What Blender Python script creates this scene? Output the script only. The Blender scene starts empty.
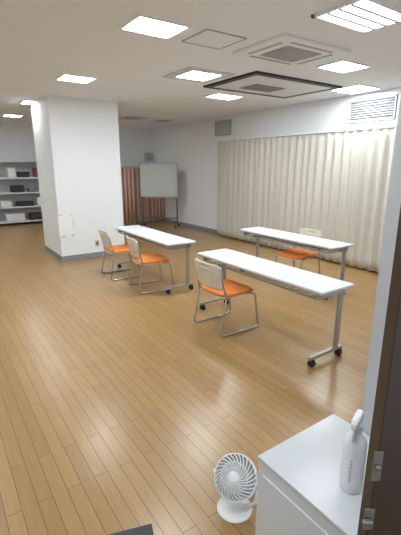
import bpy, bmesh, math, random
from mathutils import Vector, Matrix
random.seed(7)
scn=bpy.context.scene
try: scn.view_settings.view_transform='Standard'
except Exception: pass
H=2.80; CAMZ=1.7
# ---------------------------------------------------------------- materials
def mat(name,col,rough=.5,metal=0,spec=.5,emit=None,estr=0,noise=0,nscale=8,bump=0,trans=0):
    m=bpy.data.materials.new(name);m.use_nodes=True;nt=m.node_tree;b=nt.nodes["Principled BSDF"]
    b.inputs["Base Color"].default_value=(*col,1);b.inputs["Roughness"].default_value=rough;b.inputs["Metallic"].default_value=metal
    b.inputs["Specular IOR Level"].default_value=spec
    if trans: b.inputs["Transmission Weight"].default_value=trans
    if emit: b.inputs["Emission Color"].default_value=(*emit,1);b.inputs["Emission Strength"].default_value=estr
    tc=nt.nodes.new("ShaderNodeTexCoord");n=nt.nodes.new("ShaderNodeTexNoise");n.inputs["Scale"].default_value=nscale;n.inputs["Detail"].default_value=4
    nt.links.new(tc.outputs["Object"],n.inputs["Vector"])
    if noise:
        r=nt.nodes.new("ShaderNodeMix");r.data_type='RGBA';r.inputs[6].default_value=(*[c*(1-noise) for c in col],1);r.inputs[7].default_value=(*[min(1,c*(1+noise)) for c in col],1)
        nt.links.new(n.outputs["Fac"],r.inputs[0]);nt.links.new(r.outputs[2],b.inputs["Base Color"])
    if bump:
        bp=nt.nodes.new("ShaderNodeBump");bp.inputs["Strength"].default_value=bump;bp.inputs["Distance"].default_value=.01
        nt.links.new(n.outputs["Fac"],bp.inputs["Height"]);nt.links.new(bp.outputs[0],b.inputs["Normal"])
    return m
def floor_mat():
    m=bpy.data.materials.new("wood_floor");m.use_nodes=True;nt=m.node_tree;N=nt.nodes.new;Lk=nt.links.new;b=nt.nodes["Principled BSDF"]
    tc=N("ShaderNodeTexCoord");mp=N("ShaderNodeMapping");mp.inputs["Rotation"].default_value=(0,0,math.radians(90));Lk(tc.outputs["Object"],mp.inputs[0])
    br=N("ShaderNodeTexBrick");br.offset=.37;br.offset_frequency=2;br.squash=1
    br.inputs["Color1"].default_value=(.0,.0,.0,1);br.inputs["Color2"].default_value=(1,1,1,1);br.inputs["Mortar"].default_value=(.5,.5,.5,1)
    br.inputs["Scale"].default_value=1;br.inputs["Mortar Size"].default_value=.0022;br.inputs["Mortar Smooth"].default_value=.3;br.inputs["Brick Width"].default_value=.91;br.inputs["Row Height"].default_value=.0757
    Lk(mp.outputs[0],br.inputs[0])
    ns=N("ShaderNodeTexNoise");mp2=N("ShaderNodeMapping");mp2.inputs["Scale"].default_value=(30,1.6,1);Lk(tc.outputs["Object"],mp2.inputs[0]);Lk(mp2.outputs[0],ns.inputs["Vector"]);ns.inputs["Scale"].default_value=2.2;ns.inputs["Detail"].default_value=6
    r1=N("ShaderNodeValToRGB");cr=r1.color_ramp;cr.elements[0].color=(.375,.222,.082,1);cr.elements[1].color=(.435,.266,.103,1);Lk(br.outputs["Color"],r1.inputs[0])
    r2=N("ShaderNodeValToRGB");r2.color_ramp.elements[0].position=.3;r2.color_ramp.elements[0].color=(.83,.83,.83,1);r2.color_ramp.elements[1].position=.7;r2.color_ramp.elements[1].color=(1.06,1.06,1.06,1);Lk(ns.outputs["Fac"],r2.inputs[0])
    mx=N("ShaderNodeMix");mx.data_type='RGBA';mx.blend_type='MULTIPLY';mx.inputs[0].default_value=.7;Lk(r1.outputs[0],mx.inputs[6]);Lk(r2.outputs[0],mx.inputs[7])
    mo=N("ShaderNodeMix");mo.data_type='RGBA';mo.inputs[7].default_value=(.15,.08,.032,1);Lk(mx.outputs[2],mo.inputs[6]);Lk(br.outputs["Fac"],mo.inputs[0])
    Lk(mo.outputs[2],b.inputs["Base Color"])
    b.inputs["Roughness"].default_value=.28
    bp=N("ShaderNodeBump");bp.inputs["Strength"].default_value=.2;bp.inputs["Distance"].default_value=.002;bp.invert=True;Lk(br.outputs["Fac"],bp.inputs["Height"]);Lk(bp.outputs[0],b.inputs["Normal"])
    b.inputs["Specular IOR Level"].default_value=.65
    return m
def screen_mat():
    m=mat("terracotta_fabric",(.56,.33,.26),.85);nt=m.node_tree;b=nt.nodes["Principled BSDF"];tc=nt.nodes["Texture Coordinate"]
    w=nt.nodes.new("ShaderNodeTexWave");w.wave_type='BANDS';w.bands_direction='X';w.inputs["Scale"].default_value=2.9;w.inputs["Distortion"].default_value=.4
    r=nt.nodes.new("ShaderNodeValToRGB");r.color_ramp.elements[0].color=(.42,.235,.18,1);r.color_ramp.elements[1].color=(.74,.50,.41,1)  # fabric stripes; the tone bands also paint in the pleats' light and shade
    nt.links.new(tc.outputs["Object"],w.inputs["Vector"]);nt.links.new(w.outputs["Color"],r.inputs[0]);nt.links.new(r.outputs[0],b.inputs["Base Color"]);return m
M=dict(
 floor=floor_mat(), wall=mat("wall_paint",(.86,.89,.91),.7,noise=.02,nscale=3,bump=.05), pillar=mat("pillar_paint",(.87,.91,.95),.65,noise=.02,nscale=4),
 ceil=mat("ceiling_board",(.86,.90,.95),.85,noise=.02,nscale=60,bump=.05), base=mat("baseboard_vinyl",(.27,.28,.30),.5,noise=.04),
 jamb=mat("jamb_paint",(.60,.62,.65),.5,noise=.02), door=mat("door_dark_wood",(.038,.022,.016),.4,noise=.3,nscale=15),
 chrome=mat("chrome",(.52,.53,.55),.25,.85,noise=.03), steel=mat("steel_grey",(.40,.41,.43),.38,.55,noise=.04), darkst=mat("dark_steel",(.16,.16,.17),.4,.5,noise=.04),
 dull=mat("dull_metal",(.20,.19,.18),.45,.7,noise=.05),
 top=mat("white_laminate",(.84,.89,.94),.28,noise=.015), edge=mat("grey_edge",(.42,.43,.45),.5,noise=.02),
 orange=mat("orange_fabric",(.80,.235,.045),.8,noise=.1,nscale=120,bump=.3), cream=mat("cream_plastic",(.74,.69,.58),.42,noise=.03),
 rubber=mat("black_rubber",(.02,.02,.02),.6,noise=.1), curtain=mat("cream_fabric",(.60,.585,.52),.9,noise=.03,nscale=40,bump=.1),
 white=mat("white_plastic",(.90,.92,.94),.35,noise=.02), cab=mat("cabinet_white",(.74,.77,.80),.3,noise=.02,nscale=5), cabtop=mat("cabinet_top",(.68,.71,.74),.18,noise=.02,nscale=5),
 light=mat("light_diffuser",(.9,.9,.9),.5,emit=(.91,.965,1),estr=45), tube=mat("tube_diffuser",(.9,.9,.9),.5,emit=(.93,.97,1),estr=10), frame=mat("fixture_white",(.86,.88,.90),.5,noise=.01),
 slot=mat("slot_dark",(.03,.035,.05),.6,noise=.1), navy=mat("navy_slot",(.012,.016,.03),.5,noise=.1), grille=mat("grille_grey",(.45,.46,.47),.5,noise=.02),
 lgrille=mat("grille_light",(.62,.63,.64),.5,noise=.02), acgrey=mat("unit_grey",(.72,.74,.76),.5,noise=.02), vdark=mat("vent_dark",(.30,.31,.33),.55,noise=.03),
 terra=screen_mat(), board=mat("whiteboard_enamel",(.60,.63,.62),.22,noise=.02),
 shelf=mat("shelf_grey",(.80,.81,.82),.5,noise=.02), black=mat("black_cloth",(.035,.035,.04),.7,noise=.2), brown=mat("cardboard",(.42,.28,.16),.8,noise=.08),
 blue=mat("blue_box",(.18,.22,.30),.6,noise=.05), red=mat("dark_red_box",(.28,.09,.08),.6,noise=.05), paper=mat("paper",(.90,.93,.95),.8,noise=.03), tape=mat("old_tape",(.62,.54,.46),.6,noise=.3,nscale=20),
 ink=mat("grey_ink",(.30,.31,.33),.6,noise=.05),
 mat=mat("mat_fibre",(.085,.085,.09),.95,noise=.3,nscale=80,bump=.6), outlet=mat("beige_plastic",(.62,.55,.42),.5,noise=.02), shade=mat("recess_dark",(.16,.16,.17),.8,noise=.05), shback=mat("shelf_back",(.62,.63,.64),.7,noise=.05))
# ---------------------------------------------------------------- mesh builder
class MB:
    def __init__(s): s.v=[];s.f=[];s.sm=[]
    def add(s,vs,fs,smooth=False):
        o=len(s.v);s.v+= [tuple(v) for v in vs];s.f+=[tuple(i+o for i in f) for f in fs];s.sm+=[smooth]*len(fs);return s
    def box(s,c,d,R=None,b=0):
        bm=bmesh.new();bmesh.ops.create_cube(bm,size=1)
        for v in bm.verts: v.co=Vector((v.co.x*d[0],v.co.y*d[1],v.co.z*d[2]))
        if b: bmesh.ops.bevel(bm,geom=list(bm.edges),offset=b,segments=2,affect='EDGES',profile=.5)
        bm.verts.ensure_lookup_table();
        vs=[(R@v.co if R else v.co)+Vector(c) for v in bm.verts];fs=[[v.index for v in f.verts] for f in bm.faces];bm.free();return s.add(vs,fs)
    def tube(s,path,r,seg=10,closed=False):
        P=[Vector(p) for p in path];n=len(P);vs=[];fs=[]
        def tan(i):
            if closed: return (P[(i+1)%n]-P[i-1]).normalized()
            return (P[min(i+1,n-1)]-P[max(i-1,0)]).normalized()
        t=tan(0);u=t.orthogonal().normalized()
        for i in range(n):
            t=tan(i);u=(u-t*u.dot(t)).normalized();w=t.cross(u);rr=r[i] if isinstance(r,(list,tuple)) else r
            for k in range(seg):
                a=2*math.pi*k/seg;vs.append(P[i]+u*math.cos(a)*rr+w*math.sin(a)*rr)
        m=n if closed else n-1
        for i in range(m):
            for k in range(seg):
                a=i*seg+k;b=i*seg+(k+1)%seg;c=((i+1)%n)*seg+(k+1)%seg;d=((i+1)%n)*seg+k;fs.append((a,b,c,d))
        if not closed: fs.append(tuple(range(seg))[::-1]);fs.append(tuple(range((n-1)*seg,n*seg)))
        return s.add(vs,fs,True)
    def lathe(s,prof,seg=24,Mx=None):
        vs=[];fs=[];n=len(prof)
        for r,z in prof:
            for k in range(seg):
                a=2*math.pi*k/seg;v=Vector((r*math.cos(a),r*math.sin(a),z));vs.append(Mx@v if Mx else v)
        for i in range(n-1):
            for k in range(seg):
                fs.append((i*seg+k,i*seg+(k+1)%seg,(i+1)*seg+(k+1)%seg,(i+1)*seg+k))
        fs.append(tuple(range(seg))[::-1]);fs.append(tuple(range((n-1)*seg,n*seg)))
        return s.add(vs,fs,True)
    def mesh(s,name,m):
        me=bpy.data.meshes.new(name);me.from_pydata(s.v,[],s.f);me.materials.append(m)
        for p,k in zip(me.polygons,s.sm): p.use_smooth=k
        bm=bmesh.new();bm.from_mesh(me);bmesh.ops.recalc_face_normals(bm,faces=bm.faces);bm.to_mesh(me);bm.free();me.update();return me
def fillet(pts,r,n=5):
    P=[Vector(p) for p in pts];out=[P[0]]
    for i in range(1,len(P)-1):
        a,b,c=P[i-1],P[i],P[i+1];d1=(a-b);d2=(c-b);rr=min(r,d1.length*.45,d2.length*.45);p1=b+d1.normalized()*rr;p2=b+d2.normalized()*rr
        for k in range(n+1):
            t=k/n;out.append(p1*(1-t)**2+b*2*t*(1-t)+p2*t*t)
    out.append(P[-1]);return out
C=bpy.context.collection
def link(o): C.objects.link(o);return o
def obj(name,mb,m,parent=None,loc=(0,0,0),rot=(0,0,0),label=None,cat=None,group=None,kind=None):
    o=link(bpy.data.objects.new(name,mb.mesh(name,m)));o.location=loc;o.rotation_euler=rot
    if parent: o.parent=parent
    tag(o,label,cat,group,kind);return o
def tag(o,label=None,cat=None,group=None,kind=None):
    if label:o["label"]=label
    if cat:o["category"]=cat
    if group:o["group"]=group
    if kind:o["kind"]=kind
def thing(name,loc,rotz=0,label=None,cat=None,group=None):
    o=link(bpy.data.objects.new(name,None));o.empty_display_size=.1;o.location=loc;o.rotation_euler=(0,0,rotz);tag(o,label,cat,group);return o
def clone(src,loc,rotz,label=None):
    def rec(o,par):
        n=o.copy();C.objects.link(n)
        if par: n.parent=par;n.matrix_parent_inverse=o.matrix_parent_inverse.copy()
        for c in list(o.children): rec(c,n)
        return n
    r=rec(src,None);r.location=loc;r.rotation_euler=(0,0,rotz)
    if label:r["label"]=label
    return r
def struct(name,c,d,m): return obj(name,MB().box(c,d),m,kind="structure")
def bx(x0,x1,y0,y1,z0,z1): return ((x0+x1)/2,(y0+y1)/2,(z0+z1)/2),(x1-x0,y1-y0,z1-z0)
def S(name,b,m): return struct(name,*bx(*b),m)
# ---------------------------------------------------------------- room shell
S("floor",(-3,6.1,-1.6,12.9,-.1,0),M["floor"])
S("ceiling",(-3,6.1,-1.6,12.9,H,H+.1),M["ceil"])
S("wall_right",(5.9,6.05,.65,11.3,0,H),M["wall"])
S("wall_far",(3.7,5.9,11.2,11.35,0,H),M["wall"])
S("wall_back",(-3,3.85,12.75,12.9,0,H),M["wall"])
S("wall_return",(3.7,3.85,11.35,12.75,0,H),M["wall"])
S("wall_left",(-3.1,-3,-1.6,12.9,0,H),M["wall"])
S("wall_near",(1.53,5.9,.64,.79,0,H),M["wall"])
S("wall_entry",(1.38,1.53,-1.5,.79,0,H),M["jamb"])
S("wall_pillar",(1.80,3.02,7.02,8.25,0,H),M["pillar"])
S("baseboard_pillar",(1.79,3.03,7.01,8.26,0,.10),M["base"])
S("baseboard_right",(5.885,5.9,.8,11.2,0,.10),M["base"])
S("baseboard_far",(3.7,5.885,11.185,11.2,0,.10),M["base"])
S("baseboard_back",(-3,3.7,12.735,12.75,0,.10),M["base"])
# ---------------------------------------------------------------- ceiling fixtures
K=(H-CAMZ)/1.15
def panel(x0,x1,y0,y1,g=True,wide=.02):
    x0,x1,y0,y1=[v*K for v in (x0,x1,y0,y1)];cx,cy=(x0+x1)/2,(y0+y1)/2;w,d=x1-x0,y1-y0
    t=thing("ceiling_light",(cx,cy,H),0,"bright white recessed square ceiling light panel","ceiling light","recessed ceiling light panels")
    f=wide
    mb=MB()
    for c,dd in (((w/2-f/2,0,-.008),(f,d,.016)),((-w/2+f/2,0,-.008),(f,d,.016)),((0,d/2-f/2,-.008),(w-2*f,f,.016)),((0,-d/2+f/2,-.008),(w-2*f,f,.016))): mb.box(c,dd)
    obj("frame",mb,M["frame"] if f<.05 else M["lgrille"],t);obj("diffuser",MB().box((0,0,-.005),(w-2*f,d-2*f,.008)),M["light"],t);return t
panel(1.55,2.04,3.10,3.49);panel(1.65,2.10,5.52,5.92);panel(2.8,3.5,4.28,4.94,wide=.12);panel(4.15,4.70,5.5,5.9)
panel(4.05,4.57,3.03,3.42);panel(5.42,5.98,3.74,4.27);panel(1.65,2.05,8.1,8.5);panel(1.7,2.1,10.5,10.9)
panel(-.6,-.1,3.1,3.5);panel(-.6,-.1,5.5,5.9);panel(-.6,-.1,8.1,8.5);panel(-.6,-.1,10.5,10.9);panel(2.95,3.35,9.6,10.0);panel(.1,.6,.2,.6)  # extra panels out of view, added only to brighten the room
# louvred fixture
t=thing("louvre_light",(3.04*K,2.12*K,H),0,"recessed fluorescent light with bright strips between louvres","ceiling light")
w,d=.66,.46;mb=MB()
for c,dd in (((w/2-.015,0,-.01),(.03,d,.02)),((-w/2+.015,0,-.01),(.03,d,.02)),((0,d/2-.015,-.01),(w,.03,.02)),((0,-d/2+.015,-.01),(w,.03,.02))): mb.box(c,dd)
obj("frame",mb,M["frame"],t);obj("recess_tray",MB().box((0,0,-.002),(w-.06,d-.06,.004)),M["grille"],t)
for i in range(4): obj("light_strip",MB().box((0,-.15+.1*i,-.010),(w-.08,.05,.014),b=.003),M["tube"],t)
for i in range(3): obj("louvre",MB().box((0,-.10+.1*i,-.014),(w-.07,.024,.022),b=.002),M["grille"],t)
# AC cassette
def cassette(cx,cy,w,d,label,louv=True):
    t=thing("air_conditioner",(cx,cy,H),0,label,"air conditioner")
    obj("body",MB().box((0,0,-.014),(w,d,.028),b=.008),M["frame"],t)
    mb=MB().box((0,0,-.030),(w*.52,d*.52,.004));
    n=9
    for i in range(n): mb.box((0,-d*.24+i*d*.48/(n-1),-.035),(w*.50,.014,.008))
    obj("intake_grille",mb,M["grille"],t)
    for i in range(4):
        a=i*math.pi/2;R=Matrix.Rotation(a,3,'Z');q=(w if i%2 else d);L=(d if i%2 else w)*.62
        o=obj("flap",MB().box((0,0,0),(L,.04*q,.01),b=.003),M["grille"],t,loc=R@Vector((0,-q*.38,-.029)),rot=(0,0,a))
    return t
cassette(3.32*K,3.15*K,.93,.72,"white four-way ceiling air conditioner with square grille")
cassette(4.35*K,9.3*K,.85,.8,"white ceiling air conditioner near the pillar")
cassette(5.3*K,9.4*K,.5,.5,"small square ceiling ventilation unit near the whiteboard")
t=thing("air_conditioner",(4.48*K,4.58*K,H),0,"ceiling air conditioner with dark outlet frame and grey grille","air conditioner")
w,d=1.66,1.12;mb=MB();f=.095
for c,dd in (((w/2-f/2,0,-.012),(f,d,.024)),((-w/2+f/2,0,-.012),(f,d,.024)),((0,d/2-f/2,-.012),(w-2*f,f,.024)),((0,-d/2+f/2,-.012),(w-2*f,f,.024))): mb.box(c,dd)
obj("outlet_slot",mb,M["navy"],t);obj("panel",MB().box((0,0,-.012),(w-2*f,d-2*f,.025),b=.004),M["acgrey"],t)
mb=MB().box((-.1,.10,-.027),(.58,.36,.004))
for i in range(8): mb.box((-.1,-.05+i*.043,-.033),(.56,.014,.008))
obj("intake_grille",mb,M["vdark"],t)
# access hatch
t=thing("access_hatch",(2.43*K,3.3*K,H),0,"square ceiling access hatch with thin aluminium frame","access hatch")
w,d,f=.43,.40,.012;mb=MB()
for c,dd in (((w/2,0,-.003),(f,d,.006)),((-w/2,0,-.003),(f,d,.006)),((0,d/2,-.003),(w,f,.006)),((0,-d/2,-.003),(w,f,.006))): mb.box(c,dd)
obj("frame",mb,M["steel"],t);obj("panel",MB().box((0,0,-.001),(w-f,d-f,.003)),M["ceil"],t)
for (x,y) in ((3.0,6.6),(1.0,6.3),(.6,4.2)):
    obj("smoke_detector",MB().lathe([(.05,0),(.05,-.012),(.035,-.03),(.012,-.034)],20),M["white"],loc=(x,y,H),label="small round white smoke detector on ceiling",cat="smoke detector",group="ceiling detectors")
# wall vents
def vent(y0,y1,z0,z1,lm,bk):
    t=thing("wall_vent",(5.9,(y0+y1)/2,(z0+z1)/2),0,"grey louvred ventilation grille high on white wall","vent","wall ventilation grilles")
    w,h=y1-y0,z1-z0;mb=MB()
    for c,dd in (((-.012,w/2,0),(.024,.025,h)),((-.012,-w/2,0),(.024,.025,h)),((-.012,0,h/2),(.024,w+.025,.025)),((-.012,0,-h/2),(.024,w+.025,.025))): mb.box(c,dd)
    obj("frame",mb,M["grille"],t);mb=MB();n=9
    for i in range(n): mb.box((-.012,0,-h/2+h*(i+.5)/n),(.018,w-.02,h/n*.5),Matrix.Rotation(.5,3,'Y'))
    obj("louvres",mb,M[lm],t);obj("back_plate",MB().box((-.002,0,0),(.004,w,h)),M[bk],t)
vent(7.32,7.9,2.38,2.70,"lgrille","grille");vent(3.43,4.20,2.38,2.70,"vdark","shade")
# ---------------------------------------------------------------- curtains
def curtain(y0,y1,seed):
    rnd=random.Random(seed);n=int((y1-y0)/.0125);nz=16;L=y1-y0;ph=rnd.random()*6;vs=[];fs=[]
    zt,zb=2.235,.03;PW=.17
    k1=2*math.pi/PW
    j=[rnd.uniform(-.6,.6) for _ in range(60)];am=[rnd.uniform(.75,1.2) for _ in range(60)]
    for a in range(nz+1):
        u=a/nz;z=zt+(zb-zt)*u
        for i in range(n+1):
            y=y0+L*i/n;q=(y-y0)/PW;e=min(1,(y-y0)/.03,(y1-y)/.03)
            fr=q%1;fr=fr*fr*(3-2*fr);jj=j[int(q)%60]*(1-fr)+j[(int(q)+1)%60]*fr;aa=am[int(q)%60]*(1-fr)+am[(int(q)+1)%60]*fr
            amp=(.014+.018*min(1,u*3))*aa
            x=amp*math.sin(k1*(y-y0)+jj*(.9+.2*u)+.04*math.sin(3*u+ph+jj))
            vs.append((x*max(.1,e),y-(y0+y1)/2,z))
    for a in range(nz):
        for i in range(n):
            q=a*(n+1)+i;fs.append((q,q+1,q+n+2,q+n+1))
    mb=MB().add(vs,fs,True)
    o=obj("curtain",mb,M["curtain"],loc=(5.76,(y0+y1)/2,0),label="floor-length cream pleated fabric curtain hanging on a rail",cat="curtain",group="cream curtains along the wall")
    s=o.modifiers.new("s",'SOLIDIFY');s.thickness=.003
for i,(a,b) in enumerate(((6.324,7.62),(5.014,6.32),(3.854,5.01),(2.484,3.85),(1.1,2.48))): curtain(a,b,i+3)
obj("curtain_rail",MB().box((0,0,0),(.05,6.7,.035),b=.004),M["white"],loc=(5.76,4.35,2.256),label="long white curtain rail along the wall",cat="curtain rail")
# ---------------------------------------------------------------- chair
def make_chair(loc,rz,label):
    t=thing("stacking_chair",loc,rz,label,"chair","orange stacking chairs")
    for s in (1,-1):
        y=.235*s;p=fillet([(-.25,y*.86,.735),(-.225,y*.93,.58),(-.18,y,.41),(-.26,y,.013),(.26,y,.013),(.205,y*.96,.405),(.10,y*.9,.405)],.05)
        obj("leg_frame",MB().tube(p,.0115,10),M["chrome"],t,label="bent chrome rod side frame")
    obj("cross_bar",MB().tube([(.15,-.22,.402),(.15,.22,.402)],.009),M["chrome"],t)
    obj("cross_bar",MB().tube([(-.13,-.225,.402),(-.13,.225,.402)],.009),M["chrome"],t)
    def slab(w,d,zt,th,r,dish):
        vs=[];fs=[];n=14
        for side in (1,0):
            for i in range(n+1):
                for k in range(n+1):
                    u=i/n*2-1;v=k/n*2-1
                    m=max(abs(u),abs(v));l=(abs(u)**5+abs(v)**5)**(1/5) or 1
                    uu,vv=u*m/l,v*m/l
                    x=uu*d/2;y=vv*w/2*(1-.05*uu)
                    e=max(0,(m-.82)/.18);z=zt+dish*(abs(vv)**2)-.022*max(0,uu-.6)/.4
                    z= z-(th*.5*e*e) if side else z-th+(th*.35*e*e)
                    vs.append((x,y,z))
        N=(n+1)**2
        for i in range(n):
            for k in range(n):
                q=i*(n+1)+k;fs.append((q,q+1,q+n+2,q+n+1));fs.append((N+q,N+q+n+1,N+q+n+2,N+q+1))
        rim=[i*(n+1) for i in range(n+1)]+[n*(n+1)+k for k in range(1,n+1)]+[i*(n+1)+n for i in range(n-1,-1,-1)]+[k for k in range(n-1,0,-1)]
        for a in range(len(rim)):
            b=rim[(a+1)%len(rim)];fs.append((rim[a],b,N+b,N+rim[a]))
        return MB().add(vs,fs,True)
    obj("seat_shell",slab(.47,.47,.412,.014,0,.008),M["cream"],t,loc=(.015,0,0),label="cream plastic seat shell")
    obj("seat_cushion",slab(.47,.47,.452,.046,0,.008),M["orange"],t,loc=(.018,0,0),label="orange padded fabric seat cushion")
    ny,nz=33,15;vs=[];fs=[]
    for a in range(nz+1):
        u=a/nz;z=.49+.27*u
        for i in range(ny+1):
            v=i/ny*2-1;w=.22-.012*u-(.03*max(0,(u-.85)/.15)**2)-(.03*max(0,(.15-u)/.15)**2)
            x=-.208-.06*u-.035*(1-v*v)+.0
            vs.append((x,v*w,z))
    for a in range(nz):
        for i in range(ny):
            hole=(2<=a<=9 and a not in(5,) and 3<=i<=ny-4 and i%3==0) or (a==12 and 11<=i<=21)
            if hole: continue
            q=a*(ny+1)+i;fs.append((q,q+1,q+ny+2,q+ny+1))
    o=obj("backrest",MB().add(vs,fs,True),M["cream"],t,label="cream slotted plastic backrest")
    s=o.modifiers.new("s",'SOLIDIFY');s.thickness=.012;s.offset=0
    return t
ch=make_chair((2.46,3.08,0),0,"orange and cream chrome-framed chair tucked under a white table")
clone(ch,(2.41,4.74,0),math.radians(-8),"orange and cream chair at the long table beside the pillar")
clone(ch,(2.33,5.58,0),math.radians(-4),"orange and cream chair at the table end near the pillar")
clone(ch,(4.38,3.79,0),math.radians(184),"orange and cream chair on the curtain side of the table")
# ---------------------------------------------------------------- table
def make_table(loc,label):
    t=thing("folding_table",loc,0,label,"table","white folding tables")
    obj("tabletop",MB().box((0,0,.691),(.43,1.8,.018),b=.003),M["top"],t,label="white laminate tabletop")
    obj("edge_band",MB().box((0,0,.676),(.424,1.794,.012),b=.002),M["edge"],t)
    obj("beam",MB().box((.06,0,.625),(.035,1.62,.05),b=.004),M["steel"],t)
    mb=MB().tube([(-.16,-.8,.61),(-.16,.8,.61)],.009).tube([(.0,-.8,.60),(.0,.8,.60)],.009)
    for k in range(17): mb.tube([(-.16,-.72+.09*k,.60),(.03,-.72+.09*k,.60)],.005,6)
    obj("wire_shelf",mb,M["steel"],t)
    for s in (-1,1):
        y=.83*s
        mb=MB().box((.13,y,.36),(.05,.030,.58),b=.005).box((.0,y,.635),(.36,.030,.05),b=.004).box((-.01,y,.085),(.44,.036,.030),b=.006)
        l=obj("leg",mb,M["steel"],t,label="grey steel column leg with foot bar")
        for x in (-.19,.18):
            mb=MB().tube([(x,y-.022,.03),(x,y-.006,.03)],.03,18).tube([(x,y+.006,.03),(x,y+.022,.03)],.03,18).box((x,y,.055),(.03,.05,.03),b=.004)
            obj("caster",mb,M["rubber"],l,label="black twin-wheel caster")
    return t
tb=make_table((2.71,2.78,0),"long white-topped folding table with one orange chair")
clone(tb,(2.665,5.19,0),0,"long white-topped folding table beside the white pillar")
clone(tb,(4.25,3.84,0),0,"long white-topped folding table in front of the curtains")
# ---------------------------------------------------------------- whiteboard
ang=math.atan2(-.70,.71)
t=thing("whiteboard",(5.24,9.62,0),ang,"mobile whiteboard on a grey steel stand with casters","whiteboard")
obj("board",MB().box((0,0,1.29),(1.04,.02,.86),b=.003),M["board"],t)
mb=MB()
for c,dd in (((0,0,1.73),(1.08,.035,.025)),((0,0,.85),(1.08,.035,.025)),((.53,0,1.29),(.025,.035,.9)),((-.53,0,1.29),(.025,.035,.9))): mb.box(c,dd)
obj("frame",mb,M["steel"],t);obj("pen_tray",MB().box((0,-.05,.83),(.8,.07,.02),b=.003),M["steel"],t)
mb=MB()
for x in (-.5,.5): mb.box((x,.03,.75),(.035,.03,1.4),b=.004).box((x,0,.075),(.04,.5,.035),b=.004)
mb.box((0,.03,.25),(1.0,.025,.04))
obj("stand",mb,M["darkst"],t)
for x in (-.5,.5):
    for y in (-.22,.22): obj("caster",MB().tube([(x-.012,y,.03),(x+.012,y,.03)],.03,14).box((x,y,.05),(.02,.03,.03)),M["rubber"],t)
# folding screen
def pleat(w,h,n=4):
    vs=[];fs=[];m=6*2*n
    for i in range(m+1):
        x=-w/2+w*i/m;y=.03*math.sin(i/m*n*2*math.pi)
        vs+=[(x,y,.06),(x,y,h)]
    for i in range(m): fs.append((2*i,2*i+2,2*i+3,2*i+1))
    return MB().add(vs,fs,True)
t=thing("folding_screen",(5.14,10.45,0),0,"muted terracotta pleated fabric folding screen with thin frame","folding screen")
for i in range(3):
    x=-.48+.48*i;a=.12*(1 if i%2 else -1)
    p=obj("screen_panel",pleat(.46,1.62),M["terra"],t,loc=(x,0,0),rot=(0,0,a));p.modifiers.new("s",'SOLIDIFY').thickness=.004
    mb=MB().tube([(-.235,0,.0),(-.235,0,1.66)],.012,8).tube([(.235,0,0),(.235,0,1.66)],.012,8).tube([(-.235,0,1.65),(.235,0,1.65)],.01,8).tube([(-.235,0,.05),(.235,0,.05)],.01,8)
    obj("frame",mb,M["steel"],p)
t=thing("wall_speaker",(5.72,11.2,1.95),0,"small beige wall speaker on the far wall","speaker")
obj("case",MB().box((0,-.06,0),(.2,.12,.24),b=.01),M["outlet"],t);obj("speaker_grille",MB().box((0,-.122,0),(.16,.006,.2)),M["grille"],t)
# ---------------------------------------------------------------- shelving far left
def rack(x0,x1,label):
    t=thing("shelving_unit",((x0+x1)/2,12.45,0),0,label,"shelf","storage shelving units");w=x1-x0
    for x in (-w/2+.015,w/2-.015): obj("side_panel",MB().box((x,0,.91),(.03,.45,1.82)),M["shelf"],t)
    obj("back_panel",MB().box((0,.22,.91),(w-.06,.01,1.8)),M["shback"],t)
    for z in (.10,.52,.92,1.34,1.80): obj("shelf_board",MB().box((0,0,z),(w-.06,.44,.035)),M["shelf"],t)
rack(1.45,2.95,"grey open shelving unit filled with boxes and bags");rack(-.1,1.43,"grey open shelving unit against the white wall")
def item(x,z,w,h,m,name,label,d=.3):
    mb=MB().box((0,0,h/2),(w,d,h),b=min(.02,h*.2));t=thing(name,(x,12.38,z+.0185),0,label,name.split("_")[-1])
    obj("body",mb,M[m],t);obj("lid",MB().box((0,0,h+.006),(w*1.02,d*1.02,.012),b=.003),M[m],t)
for x,z,w,h,m,nm,lb in ((1.98,1.34,.2,.26,"white","storage_box","white storage box on upper shelf"),(2.30,1.34,.30,.14,"black","storage_bag","black cloth bag lying on upper shelf"),(2.68,1.34,.18,.25,"red","storage_box","dark red box on upper shelf"),
  (2.10,.92,.34,.18,"black","storage_bag","black bag on middle shelf"),(2.5,.92,.26,.10,"blue","storage_box","blue flat box on middle shelf"),(2.8,.92,.12,.22,"shelf","storage_box","grey upright box on middle shelf"),
  (1.75,.52,.3,.16,"shelf","storage_box","low grey box on lower shelf"),(2.25,.52,.45,.12,"black","storage_box","low black box on lower shelf"),(2.7,.52,.22,.22,"white","storage_box","white box on lower shelf"),(1.95,.10,.5,.2,"shelf","storage_box","large grey box on bottom shelf"),(2.55,.10,.4,.18,"black","storage_bag","large black bag on bottom shelf")):
    item(x,z,w,h,m,nm,lb)
# ---------------------------------------------------------------- pillar details
t=thing("wall_outlet",(2.466,7.02,.27),0,"beige electrical outlet plate on the white pillar","outlet")
obj("plate",MB().box((0,-.005,0),(.075,.01,.12),b=.003),M["outlet"],t);obj("socket",MB().box((0,-.011,0),(.03,.004,.06)),M["slot"],t)
t=thing("paper_notice",(1.8,7.02,.65),0,"white paper sheet taped around the pillar corner","paper")
obj("sheet",MB().box((.12,-.003,0),(.26,.003,.4)),M["paper"],t)
obj("sheet_fold",MB().box((-.003,.1,0),(.003,.22,.4)),M["paper"],t)
for x,z,a,b in ((.22,.19,.06,.02),(.03,.19,.05,.015),(.23,-.18,.04,.03),(.06,-.19,.09,.015),(.246,.03,.008,.2)):
    obj("tape",MB().box((x,-.006,z),(a,.003,b)),M["tape"],t)
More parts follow.
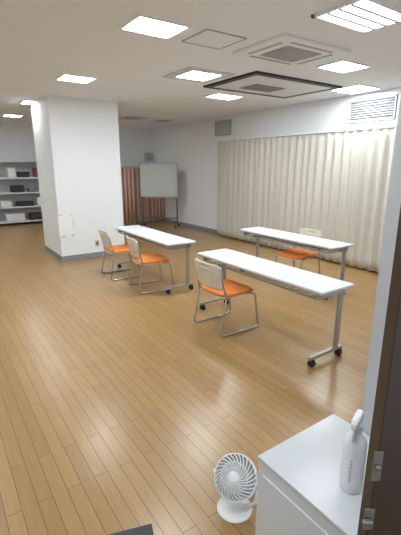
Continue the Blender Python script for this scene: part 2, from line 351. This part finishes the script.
# ---------------------------------------------------------------- cabinet, bottle, fan, mat
t=thing("low_cabinet",(.906,.915,0),0,"low white cabinet with glossy top beside the doorway","cabinet")
obj("body",MB().box((.235,-.29,.2925),(.460,.588,.585),b=.004),M["cab"],t)
obj("worktop",MB().box((.235,-.29,.5925),(.470,.59,.015),b=.003),M["cabtop"],t,label="light grey glossy top")
obj("door",MB().box((.004,-.29,.28),(.006,.54,.50),b=.002),M["cab"],t)
t=thing("spray_bottle",(1.072,.622,.60),math.radians(200),"white plastic spray bottle with trigger on the cabinet","bottle")
obj("bottle_body",MB().lathe([(.035,0),(.038,.005),(.038,.18),(.035,.20),(.020,.218),(.015,.235)],28),M["white"],t)
obj("cap",MB().lathe([(.017,.232),(.018,.236),(.018,.258),(.014,.262)],20),M["white"],t)
obj("spray_head",MB().box((.012,0,.282),(.078,.024,.036),b=.007).box((.056,0,.284),(.014,.018,.02),b=.003),M["white"],t)
obj("trigger",MB().tube(fillet([(.028,0,.272),(.040,0,.25),(.036,0,.212)],.01),.005,8),M["white"],t)
lb=obj("label_band",MB().lathe([(.0385,.03),(.0386,.031),(.0386,.15),(.0385,.151)],28),M["paper"],t)
fa=math.atan2(-.622,-1.072)-math.radians(200)-.15;mb=MB()
for k in range(7):
    R=Matrix.Rotation(fa,3,'Z');z=.135-.013*k
    mb.box(R@Vector((.0388,0,z)),(.0006,.008,.0018),R).box(R@Vector((.0388,.002,z-.004)),(.0006,.0018,.007),R)
obj("printing",mb,M["ink"],lb,label="small faint grey vertical printing")
# fan
t=thing("desk_fan",(1.05,1.215,0),math.atan2(-1.22,-1.0)-.35,"small round white circulator fan standing on the floor","fan")
obj("base",MB().lathe([(.086,0),(.091,.003),(.089,.008),(.075,.012),(.05,.016),(.02,.018)],36),M["white"],t)
for s in (1,-1): obj("bracket",MB().tube(fillet([(-.02,.05*s,.012),(-.03,.098*s,.045),(-.03,.121*s,.165)],.06),.010,8),M["white"],t)
tilt=math.radians(90-40);Mx=Matrix.Translation((-.025,0,.170))@Matrix.Rotation(tilt,4,'Y')@Matrix.Scale(1.02,4)
head=obj("fan_head",MB().lathe([(.04,-.115),(.07,-.11),(.092,-.08),(.104,-.02),(.108,.02),(.108,.036),(.104,.040),(.100,.034),(.100,.0),(.085,-.03),(.04,-.055)],40,Mx),M["white"],t)
mb=MB()
for k in range(28):
    a=2*math.pi*k/28;p=[]
    for i in range(7):
        r=.024+.080*i/6;aa=a+.75*(i/6);p.append(Mx@Vector((r*math.cos(aa),r*math.sin(aa),.064-.028*(i/6)**2)))
    mb.tube(p,.0032,5)
for r,z in ((.104,.036),(.066,.054)): mb.tube([Mx@Vector((r*math.cos(q*.157),r*math.sin(q*.157),z)) for q in range(40)],.003,6,True)
obj("guard",mb,M["white"],t)
obj("hub_cap",MB().lathe([(.028,.056),(.028,.066),(.018,.070)],24,Mx),M["white"],t)
mb=MB()
for k in range(5):
    a=2*math.pi*k/5;vs=[];n=6
    for i in range(n+1):
        r=.015+.075*i/n
        for s in (-1,1): vs.append(Mx@Vector((r*math.cos(a+s*.45),r*math.sin(a+s*.45),.018+s*.014)))
    mb.add(vs,[(2*i,2*i+1,2*i+3,2*i+2) for i in range(n)],True)
obj("blade_set",mb,M["lgrille"],t)
obj("door_mat",MB().box((-.45,-.3,.006),(.9,.6,.012),b=.003),M["mat"],loc=(.655,1.370,0),rot=(0,0,math.radians(-18)),label="dark grey fibre door mat on wooden floor",cat="mat")
# ---------------------------------------------------------------- door leaf
fx,fy=math.sin(math.radians(34.6)),math.cos(math.radians(34.6));E=Vector((fx*.615+fy*.336,fy*.615-fx*.336,0));u=Vector((fy,-fx,0))
da=math.atan2(u.y,u.x)
t=link(bpy.data.objects.new("door_1",MB().box((.375,.02,1.05),(.75,.04,2.08),b=.002).mesh("door_1",M["door"])));t.location=E;t.rotation_euler=(0,0,da);t["kind"]="structure"
obj("strike_plate",MB().box((.0,-.002,1.146),(.018,.004,.066),b=.001).tube([(.0,-.004,1.146),(.0,-.010,1.146)],.006,14),M["dull"],t)
obj("latch",MB().box((-.002,-.002,1.02),(.020,.004,.05),b=.001).box((-.008,-.010,1.02),(.022,.010,.012),b=.003),M["dull"],t)
# ---------------------------------------------------------------- world + camera
w=bpy.data.worlds.new("w");scn.world=w;w.use_nodes=True;w.node_tree.nodes["Background"].inputs[0].default_value=(.80,.90,1,1);w.node_tree.nodes["Background"].inputs[1].default_value=1.2
cd=bpy.data.cameras.new("camera");cam=bpy.data.objects.new("camera",cd);C.objects.link(cam);cd.sensor_fit='VERTICAL';cd.sensor_height=36;cd.lens=386/535*36;cd.clip_start=.02
cam.location=(0,0,CAMZ);cam.rotation_euler=(math.radians(90)-math.atan(102.5/386),0,math.radians(-34.6));scn.camera=cam
